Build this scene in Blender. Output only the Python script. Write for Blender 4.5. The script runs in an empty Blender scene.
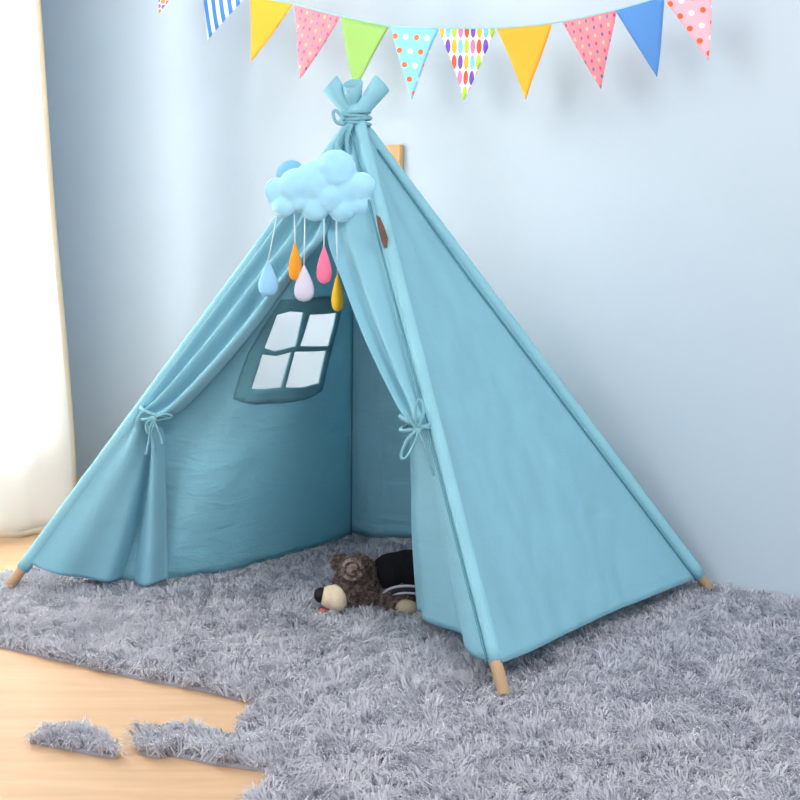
import bpy, bmesh, math, random
import numpy as np
from mathutils import Vector, Matrix, noise
from mathutils.geometry import delaunay_2d_cdt
random.seed(7); rng = np.random.default_rng(7)
C = bpy.context.scene.collection
S = bpy.context.scene
PI = math.pi
V = Vector

# ------------------------------------------------------------------ camera
F_PX = 1500.0; CAM_H = 0.93; PITCH = math.atan2(200, F_PX)
cam = bpy.data.cameras.new('camera'); camo = bpy.data.objects.new('camera', cam); C.objects.link(camo)
cam.sensor_width = 36; cam.lens = 36 * F_PX / 800; cam.clip_start = .05
camo.location = (0, 0, CAM_H); camo.rotation_euler = (PI / 2 - PITCH, 0, 0)
S.camera = camo
# ------------------------------------------------------------------ world, lights, exposure
S.view_settings.view_transform = 'Standard'; S.view_settings.look = 'None'
S.view_settings.gamma = 1; S.view_settings.exposure = 0.0; S.view_settings.use_curve_mapping = False
w = bpy.data.worlds.new('world'); S.world = w; w.use_nodes = True
w.node_tree.nodes['Background'].inputs[0].default_value = (.96, .975, 1, 1)
w.node_tree.nodes['Background'].inputs[1].default_value = 1.0
def area(name, loc, tgt, sx, sy, power, col=(1, 1, 1)):
    l = bpy.data.lights.new(name, 'AREA'); l.shape = 'RECTANGLE'; l.size = sx; l.size_y = sy; l.energy = power; l.color = col
    o = bpy.data.objects.new(name, l); C.objects.link(o); o.location = loc
    o.rotation_euler = (V(tgt) - V(loc)).to_track_quat('-Z', 'Y').to_euler(); return o
area('softbox_light', (1.5, .3, 3.2), (0, 4.0, .8), 1.1, 1.1, 62, (1, .985, .96))
wl = area('window_light', (-1.95, 4.75, 1.3), (-1.05, 4.05, 1.15), .9, 1.9, 420, (1, .98, .95)); wl.data.spread = math.radians(60)
area('added_fill_light', (-2.6, .4, 2.6), (-.7, 4.6, .9), 1.8, 1.8, 50, (.97, .98, 1))  # unseen fill lamp, added to lift the dark back wall beside the curtain

# ------------------------------------------------------------------ geometry of the view: pixel rays used to lay the scene out
def ray(px, py):
    a = (px - 400) / F_PX; b = (400 - py) / F_PX
    cp, sp = math.cos(PITCH), math.sin(PITCH)
    return V((a, cp + b * sp, -sp + b * cp))
O = V((0, 0, CAM_H))
def at_z(px, py, z=0.0):
    d = ray(px, py); return O + d * ((z - CAM_H) / d.z)
def at_Y(px, py, Y):
    d = ray(px, py); return O + d * (Y / d.y)
def at_pl(px, py, p0, n, off=0.0):
    d = ray(px, py); return O + d * (((p0 - O).dot(n) + off) / d.dot(n))
def pix(p):
    p = p - O; cp, sp = math.cos(PITCH), math.sin(PITCH)
    z = p.y * cp - p.z * sp; u = p.y * sp + p.z * cp
    return (400 + F_PX * p.x / z, 400 - F_PX * u / z)
def on_seg(a, b, px, py):
    """point on 3D line a-b closest to the ray"""
    d = ray(px, py).normalized(); e = (b - a); w0 = a - O
    A = e.dot(e); B = e.dot(d); D = e.dot(w0); E = d.dot(w0)
    t = (B * E - D) / (A - B * B); return a + e * t

# ------------------------------------------------------------------ materials
def mat(name, col, rough=.8, var=0.0, vscale=8, bump=0.0, bscale=60, transl=0.0, spec=.3, col2=None, sheen=0, metal=0, stretch=None):
    m = bpy.data.materials.new(name); m.use_nodes = True; nt = m.node_tree; b = nt.nodes['Principled BSDF']
    b.inputs['Roughness'].default_value = rough; b.inputs['Specular IOR Level'].default_value = spec
    b.inputs['Metallic'].default_value = metal
    if sheen: b.inputs['Sheen Weight'].default_value = sheen
    c2 = col2 or tuple(min(1, c * (1 - var)) for c in col)
    tc = nt.nodes.new('ShaderNodeTexCoord'); mp = nt.nodes.new('ShaderNodeMapping'); nt.links.new(tc.outputs['Object'], mp.inputs[0])
    if stretch: mp.inputs['Scale'].default_value = stretch
    n = nt.nodes.new('ShaderNodeTexNoise'); n.inputs['Scale'].default_value = vscale; n.inputs['Detail'].default_value = 4
    nt.links.new(mp.outputs[0], n.inputs['Vector'])
    r = nt.nodes.new('ShaderNodeValToRGB'); r.color_ramp.elements[0].position = .35; r.color_ramp.elements[1].position = .65
    r.color_ramp.elements[0].color = (*c2, 1); r.color_ramp.elements[1].color = (*col, 1)
    nt.links.new(n.outputs[0], r.inputs[0]); nt.links.new(r.outputs[0], b.inputs['Base Color'])
    if bump:
        n2 = nt.nodes.new('ShaderNodeTexNoise'); n2.inputs['Scale'].default_value = bscale; n2.inputs['Detail'].default_value = 3
        nt.links.new(mp.outputs[0], n2.inputs['Vector'])
        bp = nt.nodes.new('ShaderNodeBump'); bp.inputs['Strength'].default_value = bump; bp.inputs['Distance'].default_value = .004
        nt.links.new(n2.outputs[0], bp.inputs['Height']); nt.links.new(bp.outputs[0], b.inputs['Normal'])
    if name.startswith('blue_canvas_') and 'sleeve' not in name or name == 'blue_canvas':                       # soft creases in the cloth
        n3 = nt.nodes.new('ShaderNodeTexNoise'); n3.inputs['Scale'].default_value = 9; n3.inputs['Detail'].default_value = 5; n3.inputs['Distortion'].default_value = .5
        m3 = nt.nodes.new('ShaderNodeMapping'); m3.inputs['Scale'].default_value = (1, 1, 3.2); nt.links.new(tc.outputs['Object'], m3.inputs[0]); nt.links.new(m3.outputs[0], n3.inputs['Vector'])
        b3 = nt.nodes.new('ShaderNodeBump'); b3.inputs['Strength'].default_value = .65 if name == 'blue_canvas' else .22; b3.inputs['Distance'].default_value = .012
        nt.links.new(n3.outputs[0], b3.inputs['Height']); nt.links.new(b3.outputs[0], bp.inputs['Normal'])
    if transl:
        t = nt.nodes.new('ShaderNodeBsdfTranslucent'); nt.links.new(r.outputs[0], t.inputs['Color'])
        mx = nt.nodes.new('ShaderNodeMixShader'); mx.inputs[0].default_value = transl
        nt.links.new(b.outputs[0], mx.inputs[1]); nt.links.new(t.outputs[0], mx.inputs[2])
        nt.links.new(mx.outputs[0], nt.nodes['Material Output'].inputs[0])
    return m
def srgb(r, g, b):
    f = lambda c: (c / 255 / 12.92) if c / 255 <= .04045 else ((c / 255 + .055) / 1.055) ** 2.4
    return (f(r), f(g), f(b))
M = {}
M['wall'] = mat('wall_paint', srgb(192, 207, 219), .85, .02, 1.5, .05, 120)
M['white'] = mat('white_paint', srgb(240, 238, 232), .5)
M['canvas'] = mat('blue_canvas', srgb(148, 203, 219), .85, .05, 6, .25, 260, transl=.26, spec=.15)
M['canvas_taut'] = mat('blue_canvas_taut', srgb(148, 203, 221), .85, .05, 6, .25, 260, transl=.26, spec=.15)
M['canvas_band'] = mat('blue_canvas_sleeve', srgb(144, 198, 214), .85, .06, 10, .3, 200, transl=.1, spec=.15)
M['teal'] = mat('teal_trim', srgb(118, 174, 190), .85, .06, 20, .25, 260, transl=.2, spec=.15)
M['seam'] = mat('seam_thread', srgb(84, 140, 156), .9)
M['cord'] = mat('blue_cord', srgb(126, 178, 192), .8, .15, 120, .3, 300)
M['pole'] = mat('pine_pole', srgb(226, 190, 150), .6, .12, 30, stretch=(1, 1, .12))
M['plush'] = mat('cloud_plush', srgb(160, 214, 240), .9, .03, 20, .25, 350, sheen=.4)
M['plush2'] = mat('cloud_plush_deep', srgb(120, 180, 212), .9, .03, 20, .25, 350)
M['piping'] = mat('cloud_stitching', srgb(180, 222, 242), .8)
M['string'] = mat('white_string', srgb(205, 222, 228), .8)
M['leather'] = mat('brown_leather', srgb(112, 84, 76), .6, .2, 60)
M['curtain'] = mat('sheer_curtain', srgb(251, 249, 245), .9, .01, 3, .2, 300, transl=.6, spec=.1)
M['hem'] = mat('curtain_hem', srgb(244, 234, 214), .9, transl=.4)
M['block'] = mat('wood_block', srgb(205, 172, 122), .6, .15, 25, stretch=(1, 1, .2))
M['steel'] = mat('rod_steel', srgb(190, 190, 190), .35, metal=1)
# bear
M['fur'] = mat('bear_fur', srgb(112, 96, 90), .95, 0, 90, col2=srgb(52, 42, 39), bump=.8, bscale=220)
M['fur_tip'] = mat('bear_fur_strands', srgb(150, 132, 124), .95, 0, 110, col2=srgb(54, 43, 40))
M['cream'] = mat('cream_plush', srgb(222, 204, 178), .95, .06, 40, .3, 300)
M['pad'] = mat('paw_pad', srgb(176, 164, 138), .95, .06, 40, .3, 300)
M['black'] = mat('black_cloth', srgb(22, 22, 26), .9, .1, 40, .3, 300, spec=.1)
M['nose'] = mat('nose_plush', srgb(18, 18, 22), .6)
M['stripe'] = mat('grey_stripe', srgb(170, 170, 182), .9)
M['navy'] = mat('navy_stripe', srgb(38, 42, 62), .9)
M['red'] = mat('red_felt', srgb(214, 92, 84), .9)

def rug_mat(name, a, b, c, sc):
    m = bpy.data.materials.new(name); m.use_nodes = True; nt = m.node_tree; p = nt.nodes['Principled BSDF']
    p.inputs['Roughness'].default_value = .9; p.inputs['Specular IOR Level'].default_value = .15
    tc = nt.nodes.new('ShaderNodeTexCoord'); n = nt.nodes.new('ShaderNodeTexNoise'); n.inputs['Scale'].default_value = sc; n.inputs['Detail'].default_value = 5
    n.inputs['Roughness'].default_value = .65
    r = nt.nodes.new('ShaderNodeValToRGB'); e = r.color_ramp.elements
    e[0].position = .3; e[0].color = (*a, 1); e[1].position = .72; e[1].color = (*c, 1); k = e.new(.5); k.color = (*b, 1)
    nt.links.new(tc.outputs['Object'], n.inputs['Vector']); nt.links.new(n.outputs[0], r.inputs[0]); nt.links.new(r.outputs[0], p.inputs['Base Color'])
    t = nt.nodes.new('ShaderNodeBsdfTranslucent'); nt.links.new(r.outputs[0], t.inputs['Color'])
    mx = nt.nodes.new('ShaderNodeMixShader'); mx.inputs[0].default_value = .35
    nt.links.new(p.outputs[0], mx.inputs[1]); nt.links.new(t.outputs[0], mx.inputs[2]); nt.links.new(mx.outputs[0], nt.nodes['Material Output'].inputs[0])
    return m
M['pile'] = rug_mat('grey_pile', srgb(196, 197, 207), srgb(208, 209, 218), srgb(222, 222, 229), 14)
M['backing'] = mat('rug_backing', srgb(150, 150, 160), .95)

def floor_mat():
    m = bpy.data.materials.new('light_wood_floor'); m.use_nodes = True; nt = m.node_tree; p = nt.nodes['Principled BSDF']
    p.inputs['Roughness'].default_value = .55; p.inputs['Specular IOR Level'].default_value = .25
    tc = nt.nodes.new('ShaderNodeTexCoord'); mp = nt.nodes.new('ShaderNodeMapping'); nt.links.new(tc.outputs['Object'], mp.inputs[0])
    mp.inputs['Rotation'].default_value = (0, 0, math.radians(15)); mp.inputs['Scale'].default_value = (1.2, 9, 1)
    n = nt.nodes.new('ShaderNodeTexNoise'); n.inputs['Scale'].default_value = 3; n.inputs['Detail'].default_value = 6; n.inputs['Distortion'].default_value = .6
    nt.links.new(mp.outputs[0], n.inputs['Vector'])
    r = nt.nodes.new('ShaderNodeValToRGB'); e = r.color_ramp.elements
    e[0].position = .3; e[0].color = (*srgb(188, 154, 120), 1); e[1].position = .7; e[1].color = (*srgb(199, 166, 132), 1)
    nt.links.new(n.outputs[0], r.inputs[0]); nt.links.new(r.outputs[0], p.inputs['Base Color'])
    return m
M['floor'] = floor_mat()

# ------------------------------------------------------------------ object helpers
def mesh_obj(name, verts, faces, m, parent=None, smooth=True, solid=0, subs=0, offset=0):
    me = bpy.data.meshes.new(name); me.from_pydata([tuple(v) for v in verts], [], faces); me.update()
    bm = bmesh.new(); bm.from_mesh(me); bmesh.ops.recalc_face_normals(bm, faces=bm.faces); bm.to_mesh(me); bm.free()
    for p in me.polygons: p.use_smooth = smooth
    o = bpy.data.objects.new(name, me); C.objects.link(o)
    for mm in (m if isinstance(m, (list, tuple)) else [m]): me.materials.append(mm)
    if parent is not None:
        o.parent = parent; o.matrix_parent_inverse = Matrix.Translation(-parent.location)
    if solid:
        md = o.modifiers.new('thickness', 'SOLIDIFY'); md.thickness = solid; md.offset = offset
    if subs:
        md = o.modifiers.new('smooth', 'SUBSURF'); md.levels = subs; md.render_levels = subs
    return o
def bm_obj(name, bm, m, parent=None, smooth=True):
    bm.verts.ensure_lookup_table(); bm.verts.index_update()
    vs = [v.co.copy() for v in bm.verts]; fs = [[v.index for v in f.verts] for f in bm.faces]; bm.free()
    return mesh_obj(name, vs, fs, m, parent, smooth)
def tag(o, label=None, cat=None, group=None, kind=None):
    if label: o['label'] = label
    if cat: o['category'] = cat
    if group: o['group'] = group
    if kind: o['kind'] = kind
    return o
def thing(name, loc, label, cat, group=None):
    o = bpy.data.objects.new(name, None); o.empty_display_size = .05; C.objects.link(o); o.location = loc
    return tag(o, label, cat, group)
def tube_data(pts, rad, n=10, cap=True, flat=1.0, flatdir=None):
    pts = [V(p) for p in pts]; N = len(pts)
    if not hasattr(rad, '__len__'): rad = [rad] * N
    vs = []; fs = []; prev = None
    for i, p in enumerate(pts):
        t = (pts[min(i + 1, N - 1)] - pts[max(i - 1, 0)]).normalized()
        if prev is None:
            a = flatdir or (V((0, 0, 1)) if abs(t.z) < .9 else V((1, 0, 0)))
            s = (a - t * a.dot(t)).normalized()
        else: s = (prev - t * prev.dot(t)).normalized()
        prev = s; q = t.cross(s)
        for k in range(n):
            an = 2 * PI * k / n; vs.append(p + s * math.cos(an) * rad[i] + q * math.sin(an) * rad[i] * flat)
    for i in range(N - 1):
        for k in range(n):
            a = i * n + k; b = i * n + (k + 1) % n; fs.append([a, b, b + n, a + n])
    if cap: fs.append(list(range(n))[::-1]); fs.append([(N - 1) * n + k for k in range(n)])
    return vs, fs
def join(parts):
    vs = []; fs = []
    for v, f in parts:
        b = len(vs); vs += v; fs += [[i + b for i in q] for q in f]
    return vs, fs
def tube(name, pts, rad, m, parent=None, n=10, **k):
    v, f = tube_data(pts, rad, n, **k); return mesh_obj(name, v, f, m, parent)
def cr(pts, t):
    """catmull-rom through pts, t in 0..1"""
    n = len(pts) - 1; x = min(max(t, 0), 1) * n; i = min(int(x), n - 1); f = x - i
    p0 = pts[max(i - 1, 0)]; p1 = pts[i]; p2 = pts[i + 1]; p3 = pts[min(i + 2, n)]
    return .5 * ((2 * p1) + (p2 - p0) * f + (2 * p0 - 5 * p1 + 4 * p2 - p3) * f * f + (3 * p1 - p0 - 3 * p2 + p3) * f ** 3)
def spl(pts, n): return [cr([V(p) for p in pts], i / (n - 1)) for i in range(n)]
def box_bm(bm, a, b):
    r = bmesh.ops.create_cube(bm, size=1); c = (V(a) + V(b)) / 2; d = V(b) - V(a)
    for v in r['verts']: v.co = V((v.co.x * abs(d.x), v.co.y * abs(d.y), v.co.z * abs(d.z))) + c
    return r['verts']
def ell(c, r, rot=None, seg=24):
    bm = bmesh.new(); bmesh.ops.create_uvsphere(bm, u_segments=seg, v_segments=seg // 2, radius=1)
    mt = Matrix.Translation(V(c)) @ (rot.to_4x4() if rot else Matrix()) @ Matrix.Diagonal((*r, 1))
    bmesh.ops.transform(bm, matrix=mt, verts=bm.verts); bm.verts.index_update()
    d = ([v.co.copy() for v in bm.verts], [[v.index for v in f.verts] for f in bm.faces]); bm.free(); return d
def fuse(name, parts, m, parent, voxel, smooth_it=6, disp=0, dscale=60):
    """one continuous surface from overlapping lumps"""
    v, f = join(parts); me = bpy.data.meshes.new('tmp'); me.from_pydata([tuple(x) for x in v], [], f); me.update()
    o = bpy.data.objects.new('tmp', me); C.objects.link(o)
    md = o.modifiers.new('r', 'REMESH'); md.mode = 'VOXEL'; md.voxel_size = voxel
    if smooth_it: s = o.modifiers.new('s', 'SMOOTH'); s.iterations = smooth_it; s.factor = .5
    dg = bpy.context.evaluated_depsgraph_get(); dg.update(); e = o.evaluated_get(dg).to_mesh()
    vs = [x.co.copy() for x in e.vertices]; ns = [x.normal.copy() for x in e.vertices]; fs = [list(p.vertices) for p in e.polygons]
    o.evaluated_get(dg).to_mesh_clear(); bpy.data.objects.remove(o); bpy.data.meshes.remove(me)
    if disp: vs = [a + n * (noise.noise(a * dscale) * disp) for a, n in zip(vs, ns)]
    return mesh_obj(name, vs, fs, m, parent)

# ------------------------------------------------------------------ the key points of the place
A = at_Y(354, 118, 3.52)                      # where the poles cross
FL = at_z(9, 587, .02); FR = at_z(504, 695, .02); RR = at_z(709, 589, .02); BB = at_z(351, 536, .02)
W0 = at_z(716, 587, .02); W1 = at_z(800, 602, .02)
wd = (W0 - W1); wd.z = 0; wd.normalize()       # along the back wall, towards the left
wn = V((-wd.y, wd.x, 0));
if wn.y > 0: wn = -wn                          # wall normal, into the room
WP = V((W1.x, W1.y, 0)) - wn * .03
def wall_pt(px, py, off=0): return at_pl(px, py, WP, wn, off)

# ------------------------------------------------------------------ room
def slab(name, p, q, z0, z1, th, side, m, kind='structure'):
    """upright slab from p to q (its face), thickness th away from the room (side = outward unit vector)"""
    vs = []
    for z in (z0, z1):
        for a in (p, q, q + side * th, p + side * th): vs.append(V((a.x, a.y, z)))
    o = mesh_obj(name, vs, [[0, 1, 2, 3], [4, 5, 6, 7], [0, 1, 5, 4], [1, 2, 6, 5], [2, 3, 7, 6], [3, 0, 4, 7]], m, smooth=False)
    if kind: o['kind'] = kind
    return o
# corner at the far left: where the back wall meets the return hidden behind the curtain
HL = at_z(0, 541, .0); HR = at_z(72, 530, .0)
cd = (HR - HL); cd.z = 0; cd.normalize(); cn = V((cd.y, -cd.x, 0))     # curtain plane direction, normal into the room
if cn.y > 0: cn = -cn
def meet(px, p0, n):   # floor point of vertical plane seen at column px
    d = V(((px - 400) / (F_PX / math.cos(PITCH)) , 1, 0)); o = V((0, 0, 0)); return o + d * ((V((p0.x, p0.y, 0))).dot(n) / d.dot(n))
LW = V((HL.x, HL.y, 0)) - cn * .13
LE = meet(18, LW, cn); CO = meet(14, WP, wn)
back_end = CO; back_start = WP - wd * 2.2
slab('wall_back', back_start, back_end, 0, 2.6, .12, -wn, M['wall'])
rn = (CO - LE).normalized(); rside = V((-rn.y, rn.x, 0))
if rside.x > 0: rside = -rside
slab('wall_return', LE, CO + rn * .1, 0, 2.6, .12, rside, M['wall'])
# left wall with a window opening
lw_dir = -cd
def lp(s): return LE + lw_dir * s
def wall_left():
    parts = []
    def blk(s0, s1, z0, z1, off0=0., off1=.12):
        vs = []
        for z in (z0, z1):
            for s, o_ in ((s0, off0), (s1, off0), (s1, off1), (s0, off1)):
                a = lp(s) - cn * o_; vs.append(V((a.x, a.y, z)))
        return vs, [[0, 1, 2, 3], [4, 5, 6, 7], [0, 1, 5, 4], [1, 2, 6, 5], [2, 3, 7, 6], [3, 0, 4, 7]]
    v, f = join([blk(0, .03, 0, 2.6), blk(1.5, 2.2, 0, 2.6), blk(.03, 1.5, 0, .25), blk(.03, 1.5, 2.25, 2.6)])
    o = mesh_obj('wall_left', v, f, M['wall'], smooth=False); o['kind'] = 'structure'
    v, f = join([blk(.03, .07, .25, 2.25, .02, .1), blk(1.45, 1.5, .25, 2.25, .02, .1), blk(.07, 1.45, .25, .3, .02, .1), blk(.07, 1.45, 2.2, 2.25, .02, .1), blk(.79, .83, .3, 2.2, .03, .09)])
    o = mesh_obj('window_1', v, f, M['white'], smooth=False); o['kind'] = 'structure'
wall_left()
bm = bmesh.new(); box_bm(bm, (-3.2, .6, -.1), (3.2, 6.2, 0)); o = bm_obj('floor', bm, M['floor'], smooth=False); o['kind'] = 'structure'

# ------------------------------------------------------------------ rug: backing and shaggy pile
def in_poly(P, poly):
    x, y = P[:, 0], P[:, 1]; ins = np.zeros(len(P), bool); n = len(poly)
    for i in range(n):
        x1, y1 = poly[i]; x2, y2 = poly[(i + 1) % n]
        if y1 == y2: continue
        c = ((y1 > y) != (y2 > y)) & (x < (x2 - x1) * (y - y1) / (y2 - y1) + x1); ins ^= c
    return ins
def vnoise(P, s, seed):
    """cheap smooth 2D value noise"""
    g = np.random.default_rng(seed).random((64, 64)) * 2 - 1
    q = P * s; i = np.floor(q).astype(int); f = q - i; f = f * f * (3 - 2 * f)
    a = g[i[:, 0] % 64, i[:, 1] % 64]; b = g[(i[:, 0] + 1) % 64, i[:, 1] % 64]
    c = g[i[:, 0] % 64, (i[:, 1] + 1) % 64]; d = g[(i[:, 0] + 1) % 64, (i[:, 1] + 1) % 64]
    return (a * (1 - f[:, 0]) + b * f[:, 0]) * (1 - f[:, 1]) + (c * (1 - f[:, 0]) + d * f[:, 0]) * f[:, 1]
def pile(name, poly, parent, spacing, per=5, height=.019):
    xs = [p[0] for p in poly]; ys = [p[1] for p in poly]
    gx = np.arange(min(xs), max(xs), spacing); gy = np.arange(min(ys), max(ys), spacing)
    P = np.stack(np.meshgrid(gx, gy), -1).reshape(-1, 2); P = P + rng.uniform(-.5, .5, P.shape) * spacing
    P = P[in_poly(P, poly)]
    nC = len(P)
    ang = vnoise(P, 9, 1) * PI * 1.6 + vnoise(P, 28, 2) * PI * 1.2
    lean = .55 + .45 * vnoise(P, 30, 3) + .25 * rng.uniform(-1, 1, nC)
    lean = np.clip(lean + .45, .3, 1.5)
    hgt = height * (1 + .35 * vnoise(P, 22, 4) + .25 * vnoise(P, 60, 5)) * rng.uniform(.8, 1.2, nC)
    tip = np.stack([P[:, 0] + np.cos(ang) * hgt * lean * 1.15, P[:, 1] + np.sin(ang) * hgt * lean * 1.15, .006 + hgt * np.clip(1.15 - .5 * np.abs(lean), .45, 1.1)], 1)
    n = nC * per
    root = np.repeat(P, per, 0) + rng.normal(0, spacing * .45, (n, 2)); root = np.concatenate([root, np.full((n, 1), .005)], 1)
    tp = np.repeat(tip, per, 0) + rng.normal(0, .0055, (n, 3))
    up = np.zeros((n, 3)); up[:, 2] = np.repeat(hgt, per) * .85
    mid = root * .5 + tp * .5 + up * .5 + rng.normal(0, .002, (n, 3))
    a = rng.uniform(0, PI, n); side = np.stack([np.cos(a), np.sin(a), np.zeros(n)], 1)
    wdt = rng.uniform(.0009, .0019, n)[:, None]
    v = np.stack([root - side * wdt, root + side * wdt, mid - side * wdt * .9, mid + side * wdt * .9, tp], 1).reshape(-1, 3)
    b = (np.arange(n) * 5)[:, None]
    quads = (b + np.array([[0, 1, 3, 2]])); tris = (b + np.array([[2, 3, 4]]))
    loops = np.concatenate([quads, tris], 1).reshape(-1).astype(np.int32)
    st = np.empty(n * 2, np.int32); st[0::2] = np.arange(n) * 7; st[1::2] = np.arange(n) * 7 + 4
    me = bpy.data.meshes.new(name); me.vertices.add(len(v)); me.vertices.foreach_set('co', v.astype(np.float32).ravel())
    me.loops.add(len(loops)); me.loops.foreach_set('vertex_index', loops)
    me.polygons.add(n * 2); me.polygons.foreach_set('loop_start', st)
    me.update(calc_edges=True); me.materials.append(M['pile'])
    o = bpy.data.objects.new(name, me); C.objects.link(o); o.parent = parent; o.matrix_parent_inverse = Matrix.Translation(-parent.location)
    o['kind'] = 'stuff'; return o
def rug_piece(name, poly, label, spacing, per, height=.019):
    c = V((sum(p[0] for p in poly) / len(poly), sum(p[1] for p in poly) / len(poly), 0))
    t = thing(name, c, label, 'rug')
    n = len(poly); vs = [V((x, y, .0005)) for x, y in poly] + [V((x, y, .007)) for x, y in poly]
    mesh_obj('backing', vs, [list(range(n))[::-1], list(range(n, 2 * n))] + [[i, (i + 1) % n, n + (i + 1) % n, n + i] for i in range(n)], M['backing'], t, smooth=False)
    pile('shaggy_pile', poly, t, spacing, per, height); return t
def gp(px, py, z=0.015):
    p = at_z(px, py, z); return (p.x, p.y)
def wpt(s): p = WP + wn * .015 + wd * s; return (p.x, p.y)
RAW = [(-40, 632), (0, 641), (70, 657), (140, 673), (200, 684), (262, 699), (246, 706), (240, 722), (236, 734), (215, 728), (190, 728), (155, 727), (136, 731), (140, 741), (142, 747), (160, 751), (165, 747), (215, 757), (272, 765), (262, 780), (254, 800), (246, 840), (900, 860), (1000, 640)]
poly = [gp(*p) for p in RAW]
back_poly = [wpt(-.55), wpt(.6), wpt(1.1)] + [gp(250, 512), gp(120, 545), gp(30, 568), gp(-40, 584)]
poly = poly + back_poly
rug_piece('shaggy_rug', poly, 'large grey shaggy rug under the blue play tent reaching the back wall', .0085, 9)
scr = [(30, 735), (50, 725), (80, 723), (98, 729), (110, 740), (115, 751), (95, 748), (60, 741)]
rug_piece('rug_scrap', [gp(*p) for p in scr], 'small loose leaf-shaped piece of grey shaggy rug lying alone on the wood floor', .0085, 9, .016)

# ------------------------------------------------------------------ curtain
def curtain():
    t = thing('window_curtain', (HL.x, HL.y, 0), 'bright white floor-length curtain hanging over the left window', 'curtain')
    nu, nv = 150, 50; vs = []; fs = []
    L = 1.6
    for j in range(nv + 1):
        z = .006 + 2.2 * j / nv
        edge = (HR - HL).length - .0 + .012 - max(0, z - .2) * .055 + .004 * math.sin(z * 5)
        for i in range(nu + 1):
            s = edge - L * i / nu
            fold = .016 * math.sin(i * .42 + .5 * math.sin(z * 2)) + .01 * math.sin(i * .23 + z)
            q = V((HL.x, HL.y, 0)) + cd * s + cn * fold
            vs.append(V((q.x, q.y, z + (.006 * math.sin(i * .35) if j == 0 else 0))))
    for j in range(nv):
        for i in range(nu):
            a = j * (nu + 1) + i; fs.append([a, a + 1, a + nu + 2, a + nu + 1])
    mesh_obj('curtain_panel', vs, fs, M['curtain'], t, solid=.0012)
    # hem bands: bottom and side edge
    e = [vs[j * (nu + 1)] + cn * .002 for j in range(nv + 1)]; e2 = [vs[j * (nu + 1) + 2] + cn * .003 for j in range(nv + 1)]
    b = [vs[i] + cn * .003 for i in range(nu + 1)]; b2 = [vs[i] + cn * .003 + V((0, 0, .018)) for i in range(nu + 1)]
    v1 = e + e2; f1 = [[j, j + 1, nv + 2 + j, nv + 1 + j] for j in range(nv)]
    v2 = b + b2; f2 = [[j, j + 1, nu + 2 + j, nu + 1 + j] for j in range(nu)]
    v, f = join([(v1, f1), (v2, f2)]); mesh_obj('hem_band', v, f, M['hem'], t, solid=.001)
    p0 = V((HL.x, HL.y, 2.22)) + cd * .35; p1 = V((HL.x, HL.y, 2.22)) - cd * 1.2
    r = thing('curtain_rod', (HL.x, HL.y, 2.22), 'steel rod carrying the white curtain on the left wall', 'curtain rod')
    tube('rod', [p0, p1], .012, M['steel'], r)
    for s in (.12, -1.05):
        q = V((HL.x, HL.y, 2.22)) + cd * s; tube('bracket', [q, q - cn * .13], .008, M['steel'], r)
curtain()

# ------------------------------------------------------------------ tent
tent = thing('play_tent', ((FL.x + RR.x) / 2, (FR.y + BB.y) / 2, 0), 'light blue canvas teepee play tent on wooden poles standing on the grey rug', 'tent')
ctr = (FL + FR + RR + BB) / 4
def push(p, amt):   # move away from the tent's inside axis
    d = V((p.x - ctr.x, p.y - ctr.y, 0)); return p + d.normalized() * amt
PB = {}
offs = {'FL': V((.006, -.012, 0)), 'FR': V((.010, -.010, 0)), 'RR': V((.004, .012, 0)), 'BB': V((-.004, .026, 0))}
for k, foot in (('FL', FL), ('FR', FR), ('RR', RR), ('BB', BB)):
    a = A + offs[k]; foot = foot + (V((0, .022, 0)) if k == 'BB' else V()); d = (a - foot).normalized(); PB[k] = (foot, a, d)
tops = {'FL': .098, 'FR': .080, 'RR': .100, 'BB': .085}
hem_cut = {'FL': .055, 'FR': .065, 'RR': .035, 'BB': .012}
plabel = {}
for k, (foot, a, d) in PB.items():
    L = (a - foot).length
    start = foot.copy()
    if k == 'BB': start = foot
    po = tube('pole', [start, foot + d * (L + tops[k] - .012)], .0122, M['pole'], tent, n=16)
    n = 44; pts = []; rad = []
    s0 = hem_cut[k]; s1 = L + tops[k]
    for i in range(n + 1):
        s = s0 + (s1 - s0) * i / n; f = (s - L)
        r = .0150 + .0012 * noise.noise(V((s * 18, hash(k) % 7 * 0 + len(pts) * .0, {'FL': 1, 'FR': 5, 'RR': 9, 'BB': 14}[k])))
        if k == 'FR': r -= .0018
        if f > -.04: r = .0146 + max(0, f) * .09
        rad.append(r); pts.append(foot + d * s)
    v, fcs = tube_data(pts, rad, 14, cap=False, flat=1.0)
    # slanted, slightly puckered mouth at the top end
    for q in range(14): v[-14 + q] = v[-14 + q] + d * (.005 * math.sin(q * 2 * PI / 14 + 1))
    mesh_obj('pole_sleeve', v, fcs, M['canvas_band'], po, solid=.002)

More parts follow.
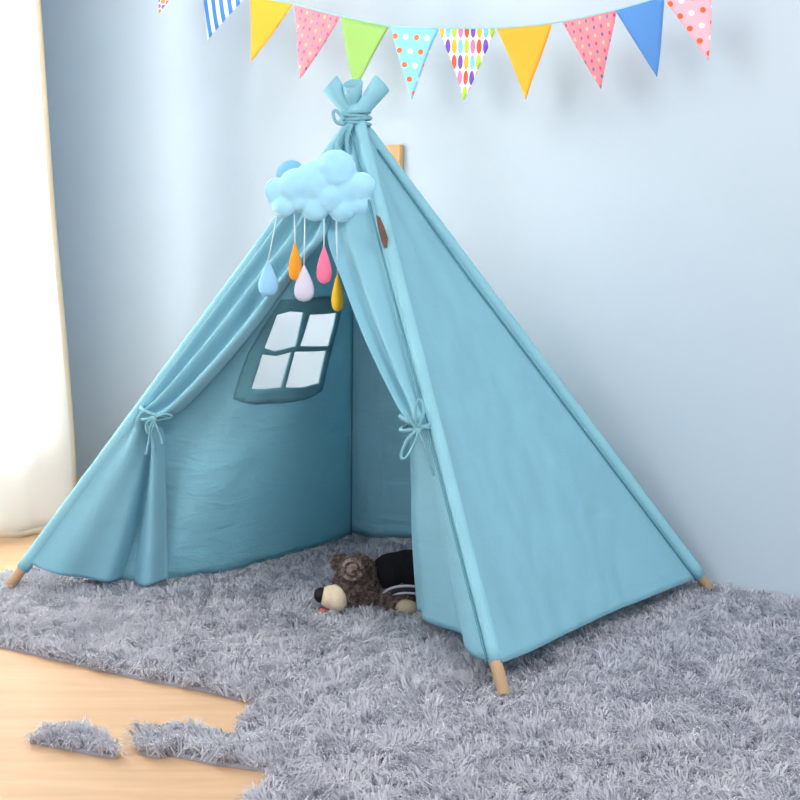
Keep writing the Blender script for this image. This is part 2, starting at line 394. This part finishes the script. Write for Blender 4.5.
# cone panels: straight from the crossing to a hem curve
class Cone:
    def __init__(s, hem, n=60):
        s.h = spl(hem, n); s.n = n
        s.th = []
        ax, ay = pix(A)
        for p in s.h:
            x, y = pix(p); s.th.append(math.atan2(x - ax, y - ay))
    def hem(s, u): return cr(s.h, u)
    def P(s, u, v): return A.lerp(s.hem(u), v)
    def uv(s, px, py):
        ax, ay = pix(A); t = math.atan2(px - ax, py - ay); th = s.th
        u = None
        for i in range(len(th) - 1):
            a, b = th[i], th[i + 1]
            if (a - t) * (b - t) <= 0 and a != b: u = (i + (t - a) / (b - a)) / (len(th) - 1); break
        if u is None: u = 0 if abs(th[0] - t) < abs(th[-1] - t) else 1
        h = s.hem(u); q = on_seg(A, h, px, py); return u, (q - A).length / (h - A).length
def panel_mesh(cone, name, m, parent, holes=(), outline=None, amp=.004, seed=0, off=0.0, v0=.03, dens=.022, stress=.006, solid=.0016, label=None, sag=0.0, off0=0.0):
    """triangular fabric panel, tessellated with holes; holes/outline are lists of (u,v)"""
    f = lambda uv: V(((uv[0] - .5) * uv[1] * 1.2, uv[1] * 1.3))
    inv = lambda q: (min(1, max(0, q.x / (q.y / 1.3) / 1.2 + .5)), q.y / 1.3)
    nb = 100
    if outline is None:
        ol = [(0, v0 + (1 - v0) * i / nb) for i in range(nb)] + [(i / nb, 1) for i in range(nb)] + [(1, 1 - (1 - v0) * i / nb) for i in range(nb)] + [(.5, v0)]
    else: ol = outline
    def dense(lp_):
        r = []
        for i in range(len(lp_)):
            a = f(lp_[i]); b = f(lp_[(i + 1) % len(lp_)]); k = max(1, int((b - a).length / dens))
            for j in range(k): r.append(a.lerp(b, j / k))
        return r
    loops = [dense(ol) if outline is not None else [f(x) for x in ol]] + [dense(h) for h in holes]
    verts = []; edges = []
    for lp_ in loops:
        b = len(verts); verts += lp_; edges += [(b + i, b + (i + 1) % len(lp_)) for i in range(len(lp_))]
    arr = [np.array([(p.x, p.y) for p in lp_]) for lp_ in loops]
    mnx, mny = arr[0].min(0); mxx, mxy = arr[0].max(0)
    G = np.stack(np.meshgrid(np.arange(mnx, mxx, dens), np.arange(mny, mxy, dens)), -1).reshape(-1, 2)
    G = G + np.array([dens * .5, 0]) * ((np.round(G[:, 1:2] / dens) % 2))
    ok = in_poly(G, arr[0])
    for h in arr[1:]: ok &= ~in_poly(G, h)
    allb = np.concatenate(arr)
    G = G[ok]; dm = np.array([np.min(np.sum((allb - g) ** 2, 1)) for g in G]) if len(G) else np.zeros(0); G = G[dm > (dens * .4) ** 2]
    verts += [V((g[0], g[1])) for g in G]
    r = delaunay_2d_cdt([V((v.x, v.y)) for v in verts], edges, [], 0, 1e-6)
    vo, fo = r[0], r[2]
    cen = np.array([[sum(vo[i].x for i in q) / 3, sum(vo[i].y for i in q) / 3] for q in fo])
    keep = in_poly(cen, arr[0])
    for h in arr[1:]: keep &= ~in_poly(cen, h)
    fo = [q for q, k in zip(fo, keep) if k]
    used = sorted({i for q in fo for i in q}); mp = {a: b for b, a in enumerate(used)}
    nrm = (cone.hem(0) - A).cross(cone.hem(1) - A).normalized()
    if nrm.y > 0: nrm = -nrm                      # towards the viewer
    vs = []
    for i in used:
        u, v = inv(vo[i]); p = cone.P(u, v); e = math.sin(PI * u) ** .6
        d = amp * noise.noise(V((u * v * 7 + seed, v * 5, seed))) + amp * .5 * noise.noise(V((u * v * 20, v * 14 + seed, 3 + seed)))
        d += stress * math.sin(u * 17 + seed) * max(0, 1 - v * 1.7) * (v ** .5)          # gathers near the top
        d += amp * 1.2 * math.sin(u * 23 + 2 * math.sin(v * 4) + seed) * v * v * .35
        vs.append(p + nrm * (d * e + off + off0 * (1 - u) ** 3 + sag * math.sin(PI * u) * v * .8))
    return mesh_obj(name, vs, [[mp[i] for i in q] for q in fo], m, parent, solid=solid)

def on_pole(k, px, py): return on_seg(PB[k][0], PB[k][1], px, py)
# back left panel, seen from the inside through the opening, with the cut-out window
hemL = [on_pole('FL', 26, 563), at_z(100, 578, .03), at_z(165, 579, .03), at_z(230, 570, .025), at_z(300, 552, .025), at_z(351, 534, .025)]
coneL = Cone(hemL)
pane_px = [[(276, 314), (289, 311), (303, 312), (295, 346), (283, 349), (274, 351), (263, 347)],
           [(309, 314), (336, 312), (328, 346), (299, 346)],
           [(261, 353), (275, 355), (291, 351), (281, 388), (265, 389), (250, 388)],
           [(294, 351), (326, 350), (318, 383), (303, 387), (285, 388)]]
panes = [[coneL.uv(*p) for p in q] for q in pane_px]
panel_mesh(coneL, 'back_panel', M['canvas'], tent, holes=panes, amp=.006, seed=2.0, sag=0)
frame_px = [(281, 299), (300, 299), (322, 296), (343, 296), (336, 330), (328, 362), (321, 390), (306, 398), (280, 403), (255, 403), (232, 398), (238, 376), (247, 352), (262, 326)]
wf = panel_mesh(coneL, 'window_trim', M['teal'], tent, holes=panes, outline=[coneL.uv(*p) for p in frame_px], amp=.006, seed=2.0, off=.004, dens=.016)
wf['label'] = 'dark teal cross-barred window trim'
# back right panel
hemR = [at_z(351, 534, .025), at_z(380, 538, .03), on_seg(BB, RR, 415, 545) + V((0, 0, .02)), on_seg(BB, RR, 560, 563) + V((0, 0, .03)), on_pole('RR', 700, 577)]
panel_mesh(Cone(hemR), 'back_panel', M['canvas'], tent, amp=.006, seed=5.0)
tube('corner_seam', [A.lerp(hemR[0], .12 + .88 * i / 20) + V((0, -.002, 0)) for i in range(21)], .0028, M['seam'], tent, n=6)
# right side panel, the big bright one
nS = (FR - A).cross(RR - A).normalized()
hemS = [on_pole('FR', 495, 666)] + [at_pl(x, y, A, nS) for x, y in ((530, 652), (570, 632), (615, 611), (655, 595))] + [on_pole('RR', 698, 578)]
panel_mesh(Cone(hemS), 'side_panel', M['canvas_taut'], tent, amp=.006, seed=8.0, stress=.008, off0=.0145, dens=.016)

hd = (RR - FR).normalized(); nv_ = nS if nS.y < 0 else -nS
tube('stitched_seam', [A.lerp(hemS[-1], .07 + .93 * i / 30) - hd * .030 * min(1, .3 + i / 12) + nv_ * .0045 for i in range(31)], .0022, M['seam'], tent, n=6)
tube('stitched_seam', [A.lerp(hemS[0], .03 + .96 * i / 30) + V((-.0155, -.0065, 0)) for i in range(31)], .0024, M['seam'], tent, n=6)
# front flaps, tied back to their poles
nF = (FL - A).cross(FR - A).normalized()
def flap(name, rows, folds, m, parent, nu=46, nv=110):
    """rows: list of 3D point lists (pole side -> free edge)"""
    vs = []; fs = []
    for j in range(nv + 1):
        t = j / nv
        row = [cr([r[k] for r in rows], t) for k in range(len(rows[0]))]
        h = row[-1] - row[0]; nn = V((-h.y, h.x, 0)); nn = nn.normalized() if nn.length > 1e-6 else V((0, -1, 0))
        if nn.y > 0: nn = -nn
        for i in range(nu + 1):
            u = i / nu; p = cr(row, u); d = folds(u, t); vs.append(p + nn * d)
    for j in range(nv):
        for i in range(nu):
            a = j * (nu + 1) + i; fs.append([a, a + 1, a + nu + 2, a + nu + 1])
    return mesh_obj(name, vs, fs, m, parent, solid=.0016)
def fp(px, py, d=0): p = at_pl(px, py, A, nF); dd = (p - O).normalized(); return p - dd * d
ofs = V((.0, -.014, 0))
pL = [(351, 123), (330, 151), (300, 192), (268, 235), (235, 280), (205, 321), (178, 357), (155, 389), (140, 409), (124, 431), (98, 466), (66, 510), (27, 562)]
iL = [(353, 124), (345, 158), (337, 200), (326, 237), (301, 267), (258, 325), (217, 373), (181, 409), (159, 423), (162, 440), (164, 480), (166, 530), (167, 581)]
rowsL = []
zI = at_z(167, 581, .035)
for j, (a, b) in enumerate(zip(pL, iL)):
    pa = on_pole('FL', *a) + V((0, -.010, 0))
    if j <= 8: pb = fp(*b)
    else:
        Y = fp(*iL[8]).y + (zI.y - fp(*iL[8]).y) * ((j - 8) / 4) ** 1.2; pb = at_Y(*b, Y)
    if j <= 8: rowsL.append([pa, pa.lerp(pb, .33), pa.lerp(pb, .66), pb])
    else:
        k = (j - 8) / 4
        m1 = pa.lerp(pb, .33) + V((0, 0, -.012 * k)); m2 = pa.lerp(pb, .66) + V((0, 0, -.022 * k)); rowsL.append([pa, m1, m2, pb])
def bell(x, c, w): return math.exp(-((x - c) / w) ** 2)
def foldL(u, t):
    tie = bell(t, 8 / 12, .06); edge = min(1, u * 8)
    up = .022 * math.sin(u * 15 + 3 * t) * (1 - .4 * tie) * min(1, t * 3) if t < .667 else 0
    if t < .667: return edge * (up + .012 * bell(u, .93, .08) * min(1, t * 2)) + .018 * tie * math.sin(PI * min(1, u)) 
    k = (t - .667) / .333
    d = .014 * math.sin(u * 15 + 2) * (1 - k) + k ** .7 * (.03 * bell(u, .25, .14) - .07 * bell(u, .70, .07) + .03 * bell(u, .84, .08) - .012 * bell(u, .99, .05))
    return edge * d + .018 * tie * math.sin(PI * u)
flL = flap('front_flap', rowsL, foldL, M['canvas_taut'], tent)
pR = [(356, 124), (365, 160), (375, 200), (385, 238), (398, 288), (410, 335), (420, 373), (427, 398), (431, 413), (436, 434), (448, 480), (464, 543), (495, 663)]
iR = [(353, 124), (346, 158), (338, 200), (329, 237), (347, 287), (366, 334), (385, 373), (401, 404), (411, 423), (412, 438), (413, 480), (413, 540), (417, 611)]
zR = at_z(417, 611, .035); rowsR = []
for j, (a, b) in enumerate(zip(pR, iR)):
    pa = on_pole('FR', *a) + V((-.010, -.004, 0))
    if j <= 8: pb = fp(*b)
    else:
        Y0 = fp(*iR[8]).y; Y = Y0 + (zR.y - Y0) * ((j - 8) / 4) ** 1.1; pb = at_Y(*b, Y)
    if j <= 8: rowsR.append([pa, pa.lerp(pb, .33), pa.lerp(pb, .66), pb])
    else: rowsR.append([pa, pa.lerp(pb, .33), pa.lerp(pb, .66), pb])
def foldR(u, t):
    tie = bell(t, 8 / 12, .05); edge = min(1, u * 8)
    if t < .667: return edge * (.013 * math.sin(u * 11 + 2.0 * t + 1.2) * min(1, t * 3) * (1 - .5 * tie) + .010 * bell(u, .95, .08) * min(1, t * 2)) + .015 * tie * math.sin(PI * u)
    k = (t - .667) / .333
    d = .012 * math.sin(u * 11 + 2.5) * (1 - k) + k ** .6 * (.013 * bell(u, .2, .12) - .024 * bell(u, .5, .14) + .012 * bell(u, .78, .09) - .006 * bell(u, .93, .05))
    return edge * d + .015 * tie * math.sin(PI * u)
flR = flap('front_flap', rowsR, foldR, M['canvas_taut'], tent)

# tie ribbons
def ring(c, r, ry, nrm, up, tilt=0, n=28):
    x = nrm.cross(up).normalized(); y = x.cross(nrm).normalized() if False else nrm
    return [c + x * math.cos(2 * PI * i / n) * r + nrm * math.sin(2 * PI * i / n) * ry + up * (tilt * math.cos(2 * PI * i / n)) for i in range(n + 1)]
view = V((0, -1, 0))
def ties(parent, cpx, loops, Y):
    c = at_Y(*cpx, Y)
    parts = []
    parts.append(tube_data(ring(c + V((-.0, .03, .012)), .034, .038, view, V((0, 0, 1)), .012), .0042, 8))
    parts.append(tube_data(ring(c + V((-.0, .03, .004)), .033, .038, view, V((0, 0, 1)), -.008), .004, 8))
    parts.append(ell(c + V((0, -.006, 0)), (.010, .009, .011), seg=14))
    for lp_, r in loops:
        parts.append(tube_data(spl([at_Y(x, y, Y - .012 - .004 * (i % 2)) for i, (x, y) in enumerate(lp_)], 24), r * .72, 8, flat=.5))
    v, f = join(parts); o = mesh_obj('tie_ribbon', v, f, M['cord'], parent); return o
tY = (rowsL[8][0].y + rowsL[8][3].y) / 2 - .035
ties(flL, (154, 419), [([(154, 420), (150, 428), (149, 440), (146, 455)], .004), ([(154, 420), (158, 430), (161, 437), (162, 444)], .0038), ([(153, 418), (146, 424), (149, 434), (155, 422)], .0036), ([(156, 417), (166, 414), (172, 417), (157, 421)], .0036)], tY)
tY2 = (rowsR[8][0].y + rowsR[8][3].y) / 2 - .035
ties(flR, (417, 430), [([(417, 430), (407, 440), (401, 455), (405, 458), (413, 446), (418, 432)], .0045), ([(417, 430), (423, 443), (428, 460), (434, 476)], .004), ([(416, 429), (410, 420), (405, 410)], .0036), ([(418, 428), (424, 412), (421, 400), (416, 405), (416, 428)], .0042)], tY2)

# lashing cord round the crossing with its loose ends
parts = []
for i in range(4):
    c = A + V((.003, .0, -.012 + i * .0078))
    parts.append(tube_data(ring(c, .036 - abs(i - 1.5) * .001, .037, view, V((0, 0, 1)), .003 * (-1) ** i), .0042, 8))
parts.append(tube_data(spl([at_Y(345, 125, A.y - .03), at_Y(336, 122, A.y - .035), at_Y(333, 113, A.y - .035), at_Y(337, 111, A.y - .03), at_Y(344, 120, A.y - .035)], 20), .0042, 8))
parts.append(tube_data(spl([at_Y(350, 124, A.y - .042), at_Y(342, 133, A.y - .045), at_Y(338, 147, A.y - .045), at_Y(341, 152, A.y - .045)], 20), .006, 8, flat=.5))
parts.append(tube_data(spl([at_Y(352, 124, A.y - .042), at_Y(347, 138, A.y - .046), at_Y(349, 158, A.y - .046)], 20), .005, 8, flat=.5))
v, f = join(parts); mesh_obj('lashing_cord', v, f, M['cord'], tent)

# leather label on the seam of the front right pole
pts = [(376, 215), (380, 217), (384, 226), (388, 238), (387, 248), (384, 248), (381, 240), (378, 228)]
Yl = on_pole('FR', 384, 235).y - .034
vs = [at_Y(x, y, Yl) for x, y in pts]
o = mesh_obj('leather_label', vs, [list(range(len(vs)))], M['leather'], tent, smooth=False, solid=.003)
o['label'] = 'small brown leather tag sewn on the seam'

# ------------------------------------------------------------------ cloud mobile
cY = fp(320, 200).y - .085
cc = at_Y(320, 195, cY)
mob = thing('cloud_mobile', cc, 'pale blue plush cloud with five hanging felt raindrops on the tent front', 'hanging decoration')
sc = cY / math.cos(PITCH) / F_PX
lobes = [(278, 192, 13.5), (284, 206, 11.5), (297, 187, 18), (316, 184, 23), (315, 206, 14.5), (336, 170, 19.5), (345, 188, 20), (342, 208, 13.5), (361, 187, 14), (362, 202, 14), (300, 200, 12), (330, 196, 16)]
parts = []
for i, (x, y, r) in enumerate(lobes):
    parts.append(ell(at_Y(x, y, cY - .004 * (i % 3)), (r * sc, r * sc * (.5 if r > 12 else .7), r * sc)))
fuse('cloud', parts, M['plush'], mob, .003, 6, .003, 40)
out = []
for i, (x, y, r) in enumerate(lobes):
    for k in range(60):
        a = 2 * PI * k / 60; px, py = x + (r - .2) * math.cos(a), y + (r - .2) * math.sin(a)
        if all((px - X) ** 2 + (py - Y_) ** 2 >= (R_ - .4) ** 2 for q, (X, Y_, R_) in enumerate(lobes) if q != i): out.append((px, py))
out.sort(key=lambda p: math.atan2(p[1] - 194, p[0] - 318)); out.append(out[0])
tube('stitching', [at_Y(x, y, cY - .002) for x, y in out], .0024, M['piping'], mob, n=6)
o = fuse('cloud_puff', [ell(at_Y(291, 175, cY + .035), (15 * sc, 10 * sc, 15 * sc)), ell(at_Y(300, 184, cY + .03), (14 * sc, 9 * sc, 12 * sc))], M['plush2'], mob, .004, 4)
o['label'] = 'darker blue rear puff'
def drop(cx, y0, y1, wpx, yaw, col, nm, sx, sy):
    m = mat('felt_' + nm, col, .9, .04, 30, .2, 300, sheen=.3)
    H = (y1 - y0) * sc; n = 30; seg = 24; vs = []; fs = []
    Y = cY - .03; top = at_Y(cx, y0, Y)
    rw = wpx * sc / 2; R_ = Matrix.Rotation(yaw, 3, 'Z')
    for i in range(n + 1):
        t = i / n; r = 1.9 * t * math.sqrt(max(0, 1 - t ** 2.2))
        for k in range(seg):
            a = 2 * PI * k / seg; loc = V((math.cos(a) * rw * r, math.sin(a) * rw * .5 * r, 0)); vs.append(top + R_ @ loc - V((0, 0, H * t)))
    for i in range(n):
        for k in range(seg): a = i * seg + k; b = i * seg + (k + 1) % seg; fs.append([a, b, b + seg, a + seg])
    d = mesh_obj('raindrop', vs, fs, m, mob); d['label'] = nm.replace('_', ' ') + ' felt raindrop'
    tube('string', [at_Y(sx, sy, cY + .002), top + V((0, 0, -.004))], .0014, M['string'], d, n=6)
drop(268, 260, 296, 20, .2, srgb(146, 200, 238), 'light_blue', 277, 214)
drop(295, 241, 280, 18, .95, srgb(246, 160, 40), 'orange', 294, 210)
drop(304, 264, 301, 20, .1, srgb(206, 206, 226), 'pale_lilac', 305, 212)
drop(324, 245, 283, 16, .3, srgb(240, 120, 158), 'pink', 324, 215)
drop(337.5, 272, 311, 15, .7, srgb(244, 196, 50), 'yellow', 336, 210)

# ------------------------------------------------------------------ plush bear
by = 3.30
bear = thing('plush_bear', at_z(360, 612, .025), 'brown plush bear in a black shirt lying on the rug inside the tent', 'stuffed toy')
def q(px, py, y=by): return at_Y(px, py, y)
bsc = by / math.cos(PITCH) / F_PX
def E(px, py, rx, ry, depth, dy=0, rot=0):
    return ell(q(px, py, by + dy), (rx * bsc, depth, ry * bsc), Matrix.Rotation(rot, 3, 'Y'))
parts = [E(358, 583, 21, 29, .062, .03), E(348, 590, 16, 22, .05, .015), E(366, 588, 17, 25, .055, .03),
         E(339, 562, 7.5, 8, .014, .055), E(352, 569, 11.5, 11.5, .018, -.03),
         E(395, 582, 28, 26, .058, .06), E(425, 584, 30, 25, .06, .07), E(450, 588, 24, 22, .06, .07),
         E(388, 602, 13, 11.5, .032, .0), E(400, 606, 14, 9.5, .03, -.012),
         E(470, 600, 22, 12, .035, .03), E(470, 600, 22, 12, .035, .12)]
body = fuse('body', parts, M['fur'], bear, .004, 3, .003, 70)
# fur strands on the body
me = body.data; vs = []; fs = []; vv = me.vertices
for i in range(len(vv)):
    p = vv[i].co; n = vv[i].normal
    x, y = pix(p)
    if x > 420 or n.y > .5: continue
    if 330 < x < 344 and y > 585: continue
    if x > 374 and y < 595 - (x - 374) * .1: continue
    for r in range(3):
        rv = V((random.uniform(-1, 1), random.uniform(-1, 1), random.uniform(-1, 1)))
        d = (n * .8 + rv * .7 + V((.1, 0, -.35))).normalized(); l = random.uniform(.005, .010)
        s = d.cross(rv).normalized() * .0007; pp = p + rv * .002; b = len(vs)
        vs += [pp - s, pp + s, pp + d * l]; fs.append([b, b + 1, b + 2])
fo = mesh_obj('fur', vs, fs, M['fur_tip'], body, smooth=False); fo['kind'] = 'stuff'
o = fuse('muzzle', [E(337, 598, 13, 14.5, .036, -.012), E(330, 597, 10.5, 12, .03, -.016)], M['cream'], bear, .003, 4)
mesh_obj('nose', *E(320.5, 595, 6.8, 7.8, .017, -.02, .15), M['nose'], bear)
mesh_obj('tongue', *E(322.5, 611, 4.2, 2.6, .008, -.026), M['red'], bear)
tube('ear_rim', [q(352.5 + 9.5 * math.cos(a_ * PI / 12), 569.5 + 9.5 * math.sin(a_ * PI / 12), by - .043) for a_ in range(25)], .0055, M['fur_tip'], bear, n=10)
mesh_obj('inner_ear', *E(352.5, 570, 7, 7, .006, -.0465), M['fur_tip'], bear)
#mesh_obj('eye', *E(343, 581, 2.2, 2.2, .004, -.036), M['nose'], bear)
sh = [E(381, 578, 14, 21, .05, .055), E(393, 577, 25, 25, .062, .062), E(410, 576, 30, 27.5, .065, .07), E(440, 580, 34, 28, .068, .07)]
fuse('shirt', sh, M['black'], bear, .004, 4, .002, 25)
def arc(pts, r, m, nm, y):
    return tube(nm, spl([q(a, b, by + y + dd) for a, b, dd in pts], 24), r, m, bear, n=8)
arc([(379, 600, .012), (385, 592, .0), (394, 587.5, -.006), (406, 586, -.008), (420, 587, -.006)], .0034, M['stripe'], 'sleeve_stripe', -.006)
arc([(381, 602, .012), (387, 595.5, .0), (395, 591, -.006), (406, 589.5, -.008), (420, 590.5, -.006)], .0036, M['navy'], 'sleeve_stripe', -.006)
arc([(382, 605, .012), (388, 599, .0), (396, 594.5, -.006), (406, 593, -.008), (420, 594, -.006)], .0030, M['stripe'], 'sleeve_stripe', -.008)
mesh_obj('paw_pad', *E(406.5, 608, 13, 8.5, .02, -.030, .1), M['pad'], bear)

# ------------------------------------------------------------------ wooden block on the wall
p = wall_pt(394, 162, .0)
blk = thing('wooden_wall_plate', p, 'small square light wood plate on the wall behind the tent top', 'wall plate')
bm = bmesh.new(); box_bm(bm, (-.036, -.016, -.046), (.036, 0.0, .046)); bmesh.ops.bevel(bm, geom=bm.edges[:], offset=.003, segments=2, affect='EDGES')
rotm = Matrix.Translation(p) @ Matrix.Rotation(math.atan2(-wd.y, -wd.x), 4, 'Z')
bmesh.ops.transform(bm, matrix=rotm, verts=bm.verts); bm_obj('plate', bm, M['block'], blk, smooth=False)
bm = bmesh.new(); bmesh.ops.create_cone(bm, segments=20, radius1=.011, radius2=.011, depth=.03, cap_ends=True)
bmesh.ops.transform(bm, matrix=rotm @ Matrix.Translation((-.012, -.03, .0)) @ Matrix.Rotation(PI / 2, 4, 'X'), verts=bm.verts); bm_obj('peg', bm, M['block'], blk)

# ------------------------------------------------------------------ bunting
OFF = .17
def bp(px, py, o=0): return wall_pt(px, py, OFF + o)
bun = thing('bunting_garland', bp(464, 28), 'string of colourful patterned triangular pennants hanging across the top of the wall', 'bunting')
sp = [(120, -34), (160, -22), (206, -14), (252, -3), (294, 4), (341, 16), (390, 26), (439, 28), (496, 28), (553, 23), (616, 10), (664, -4), (712, -20), (760, -38)]
line = [bp(*s) for s in sp]
endL = wall_pt(30, -75, .0); endR = wall_pt(840, -75, .0)
tube('cord', spl([endL] + line + [endR], 120), .0016, mat('bunting_cord', srgb(150, 205, 205), .8), bun, n=6)
def ntex(m): return m.node_tree.nodes, m.node_tree.links
def pmat(name, base, kind=None, cols=()):
    """pennant cloth: pattern computed from the flag's own UV coordinates"""
    m = bpy.data.materials.new(name); m.use_nodes = True; N, L = ntex(m); b = N['Principled BSDF']; b.inputs['Roughness'].default_value = .85
    b.inputs['Specular IOR Level'].default_value = .15
    b.inputs['Base Color'].default_value = (*base, 1)
    if not kind: return m
    uv = N.new('ShaderNodeUVMap'); sep = N.new('ShaderNodeSeparateXYZ'); L.new(uv.outputs[0], sep.inputs[0])
    def math_(op, a, b_=None, c=None):
        n = N.new('ShaderNodeMath'); n.operation = op
        for i, x in enumerate((a, b_, c)):
            if x is None: continue
            if isinstance(x, (int, float)): n.inputs[i].default_value = x
            else: L.new(x, n.inputs[i])
        return n.outputs[0]
    X, Y = sep.outputs[0], sep.outputs[1]
    def mix(f, a, b_):
        n = N.new('ShaderNodeMix'); n.data_type = 'RGBA'
        L.new(f, n.inputs[0])
        for s, x in ((6, a), (7, b_)):
            if isinstance(x, tuple): n.inputs[s].default_value = (*x, 1)
            else: L.new(x, n.inputs[s])
        return n.outputs[2]
    if kind == 'stripe':
        s = math_('FRACT', math_('MULTIPLY', math_('ADD', math_('MULTIPLY', X, cols[1]), math_('MULTIPLY', Y, cols[2])), cols[3]))
        out = mix(math_('GREATER_THAN', s, .5), base, cols[0])
    else:
        sx, sy, rx, ry, shift, palette, prob = cols
        gy = math_('MULTIPLY', Y, sy); row = math_('FLOOR', gy)
        gx = math_('ADD', math_('MULTIPLY', X, sx), math_('MULTIPLY', row, shift)); col = math_('FLOOR', gx)
        fx = math_('SUBTRACT', math_('FRACT', gx), .5); fy = math_('SUBTRACT', math_('FRACT', gy), .5)
        if kind == 'diamond':
            d = math_('ADD', math_('DIVIDE', math_('ABSOLUTE', fx), rx), math_('DIVIDE', math_('ABSOLUTE', fy), ry))
        else:
            d = math_('ADD', math_('POWER', math_('DIVIDE', fx, rx), 2.0), math_('POWER', math_('DIVIDE', fy, ry), 2.0))
            d = math_('ABSOLUTE', d)
        msk = math_('LESS_THAN', d, 1.0)
        k = len(palette)
        idx = math_('MODULO', math_('ADD', math_('ADD', col, math_('MULTIPLY', row, prob)), 60), k)
        rp = N.new('ShaderNodeValToRGB'); rp.color_ramp.interpolation = 'CONSTANT'; el = rp.color_ramp.elements
        while len(el) < k: el.new(.5)
        for i in range(k): el[i].position = i / k
        for i in range(k): el[i].color = (*palette[i], 1)
        L.new(math_('DIVIDE', math_('ADD', idx, .5), k), rp.inputs[0])
        out = mix(msk, base, rp.outputs[0])
    L.new(out, b.inputs['Base Color']); return m
ora, whi = srgb(232, 100, 50), srgb(240, 240, 232)
PM = {
    'mixed': pmat('pennant_mixed', srgb(238, 236, 240), 'dot', (5, 7, .42, .42, .5, [srgb(225, 110, 150), srgb(130, 110, 200), srgb(240, 160, 70)], 1)),
    'stripe': pmat('pennant_blue_stripes', srgb(64, 128, 208), 'stripe', (srgb(232, 238, 244), 1.0, .62, 5.2)),
    'orange': pmat('pennant_orange', srgb(236, 168, 58)),
    'pink': pmat('pennant_pink', srgb(232, 136, 146), 'dot', (8, 9, .17, .25, 0, [srgb(190, 80, 130), srgb(250, 190, 170), srgb(110, 110, 160)], 1)),
    'green': pmat('pennant_green', srgb(138, 178, 98)),
    'dots': pmat('pennant_blue_dots', srgb(132, 196, 226), 'dot', (4.5, 5.2, .25, .20, .5, [ora, whi], 0)),
    'lozenge': pmat('pennant_lozenges', srgb(240, 240, 242), 'dot', (9, 4.6, .40, .46, 0, [srgb(232, 84, 60), srgb(120, 80, 180), srgb(240, 170, 50), srgb(120, 190, 220), srgb(170, 205, 70), srgb(240, 120, 170)], 2)),
    'blue': pmat('pennant_blue', srgb(86, 138, 204)),
    'pinkdots': pmat('pennant_pink_dots', srgb(236, 178, 194), 'dot', (4.5, 5.2, .25, .20, .5, [ora, whi], 0)),
}
flags = [((158, -23), (186, -18), (160, 14), 'mixed', 'white pennant with coloured motifs, at left end'),
         ((203, -16), (247, -4), (206, 41), 'stripe', 'blue and white diagonally striped pennant'),
         ((250, -3), (293, 4), (251, 62), 'orange', 'plain orange pennant near the left'),
         ((294, 5), (340, 17), (302, 79), 'pink', 'dotted pink pennant left of the green one'),
         ((341, 17), (389, 27), (355, 90), 'green', 'plain green pennant'),
         ((391, 26), (439, 29), (409, 100), 'dots', 'light blue pennant with orange and white dots'),
         ((439, 29), (496, 29), (464, 101), 'lozenge', 'white pennant with rainbow lozenges'),
         ((497, 29), (552, 24), (528, 100), 'orange', 'plain orange pennant near the middle'),
         ((562, 22), (617, 10), (601, 89), 'pink', 'dotted pink pennant right of the middle'),
         ((615, 10), (665, -4), (656, 77), 'blue', 'plain blue pennant'),
         ((662, -4), (712, -19), (709, 61), 'pinkdots', 'pink pennant with orange and white dots')]
for i, (a, b, c, k, lab) in enumerate(flags):
    a, b, c = bp(*a), bp(*b), bp(*c); n = 14; vs = []; uvs = []; fs = []; idx = {}
    for r in range(n + 1):
        for s in range(n + 1 - r):
            u, v = s / n, r / n; p = a * (1 - u - v) + b * u + c * v
            p = p + wn * (.007 * math.sin(v * 2.6 + i * 1.7) * v + .003 * math.sin((u - .5 + v * .5) * 7 + i) * (v + .15))
            idx[(s, r)] = len(vs); vs.append(p); uvs.append((u + v * .5, 1 - v))
    for r in range(n):
        for s in range(n - r):
            fs.append([idx[(s, r)], idx[(s + 1, r)], idx[(s, r + 1)]])
            if s + r < n - 1: fs.append([idx[(s + 1, r)], idx[(s + 1, r + 1)], idx[(s, r + 1)]])
    o = mesh_obj('pennant', vs, fs, PM[k], bun, solid=.0012)
    uvl = o.data.uv_layers.new(name='UVMap')
    for l in o.data.loops: uvl.data[l.index].uv = uvs[l.vertex_index]
    o['label'] = lab
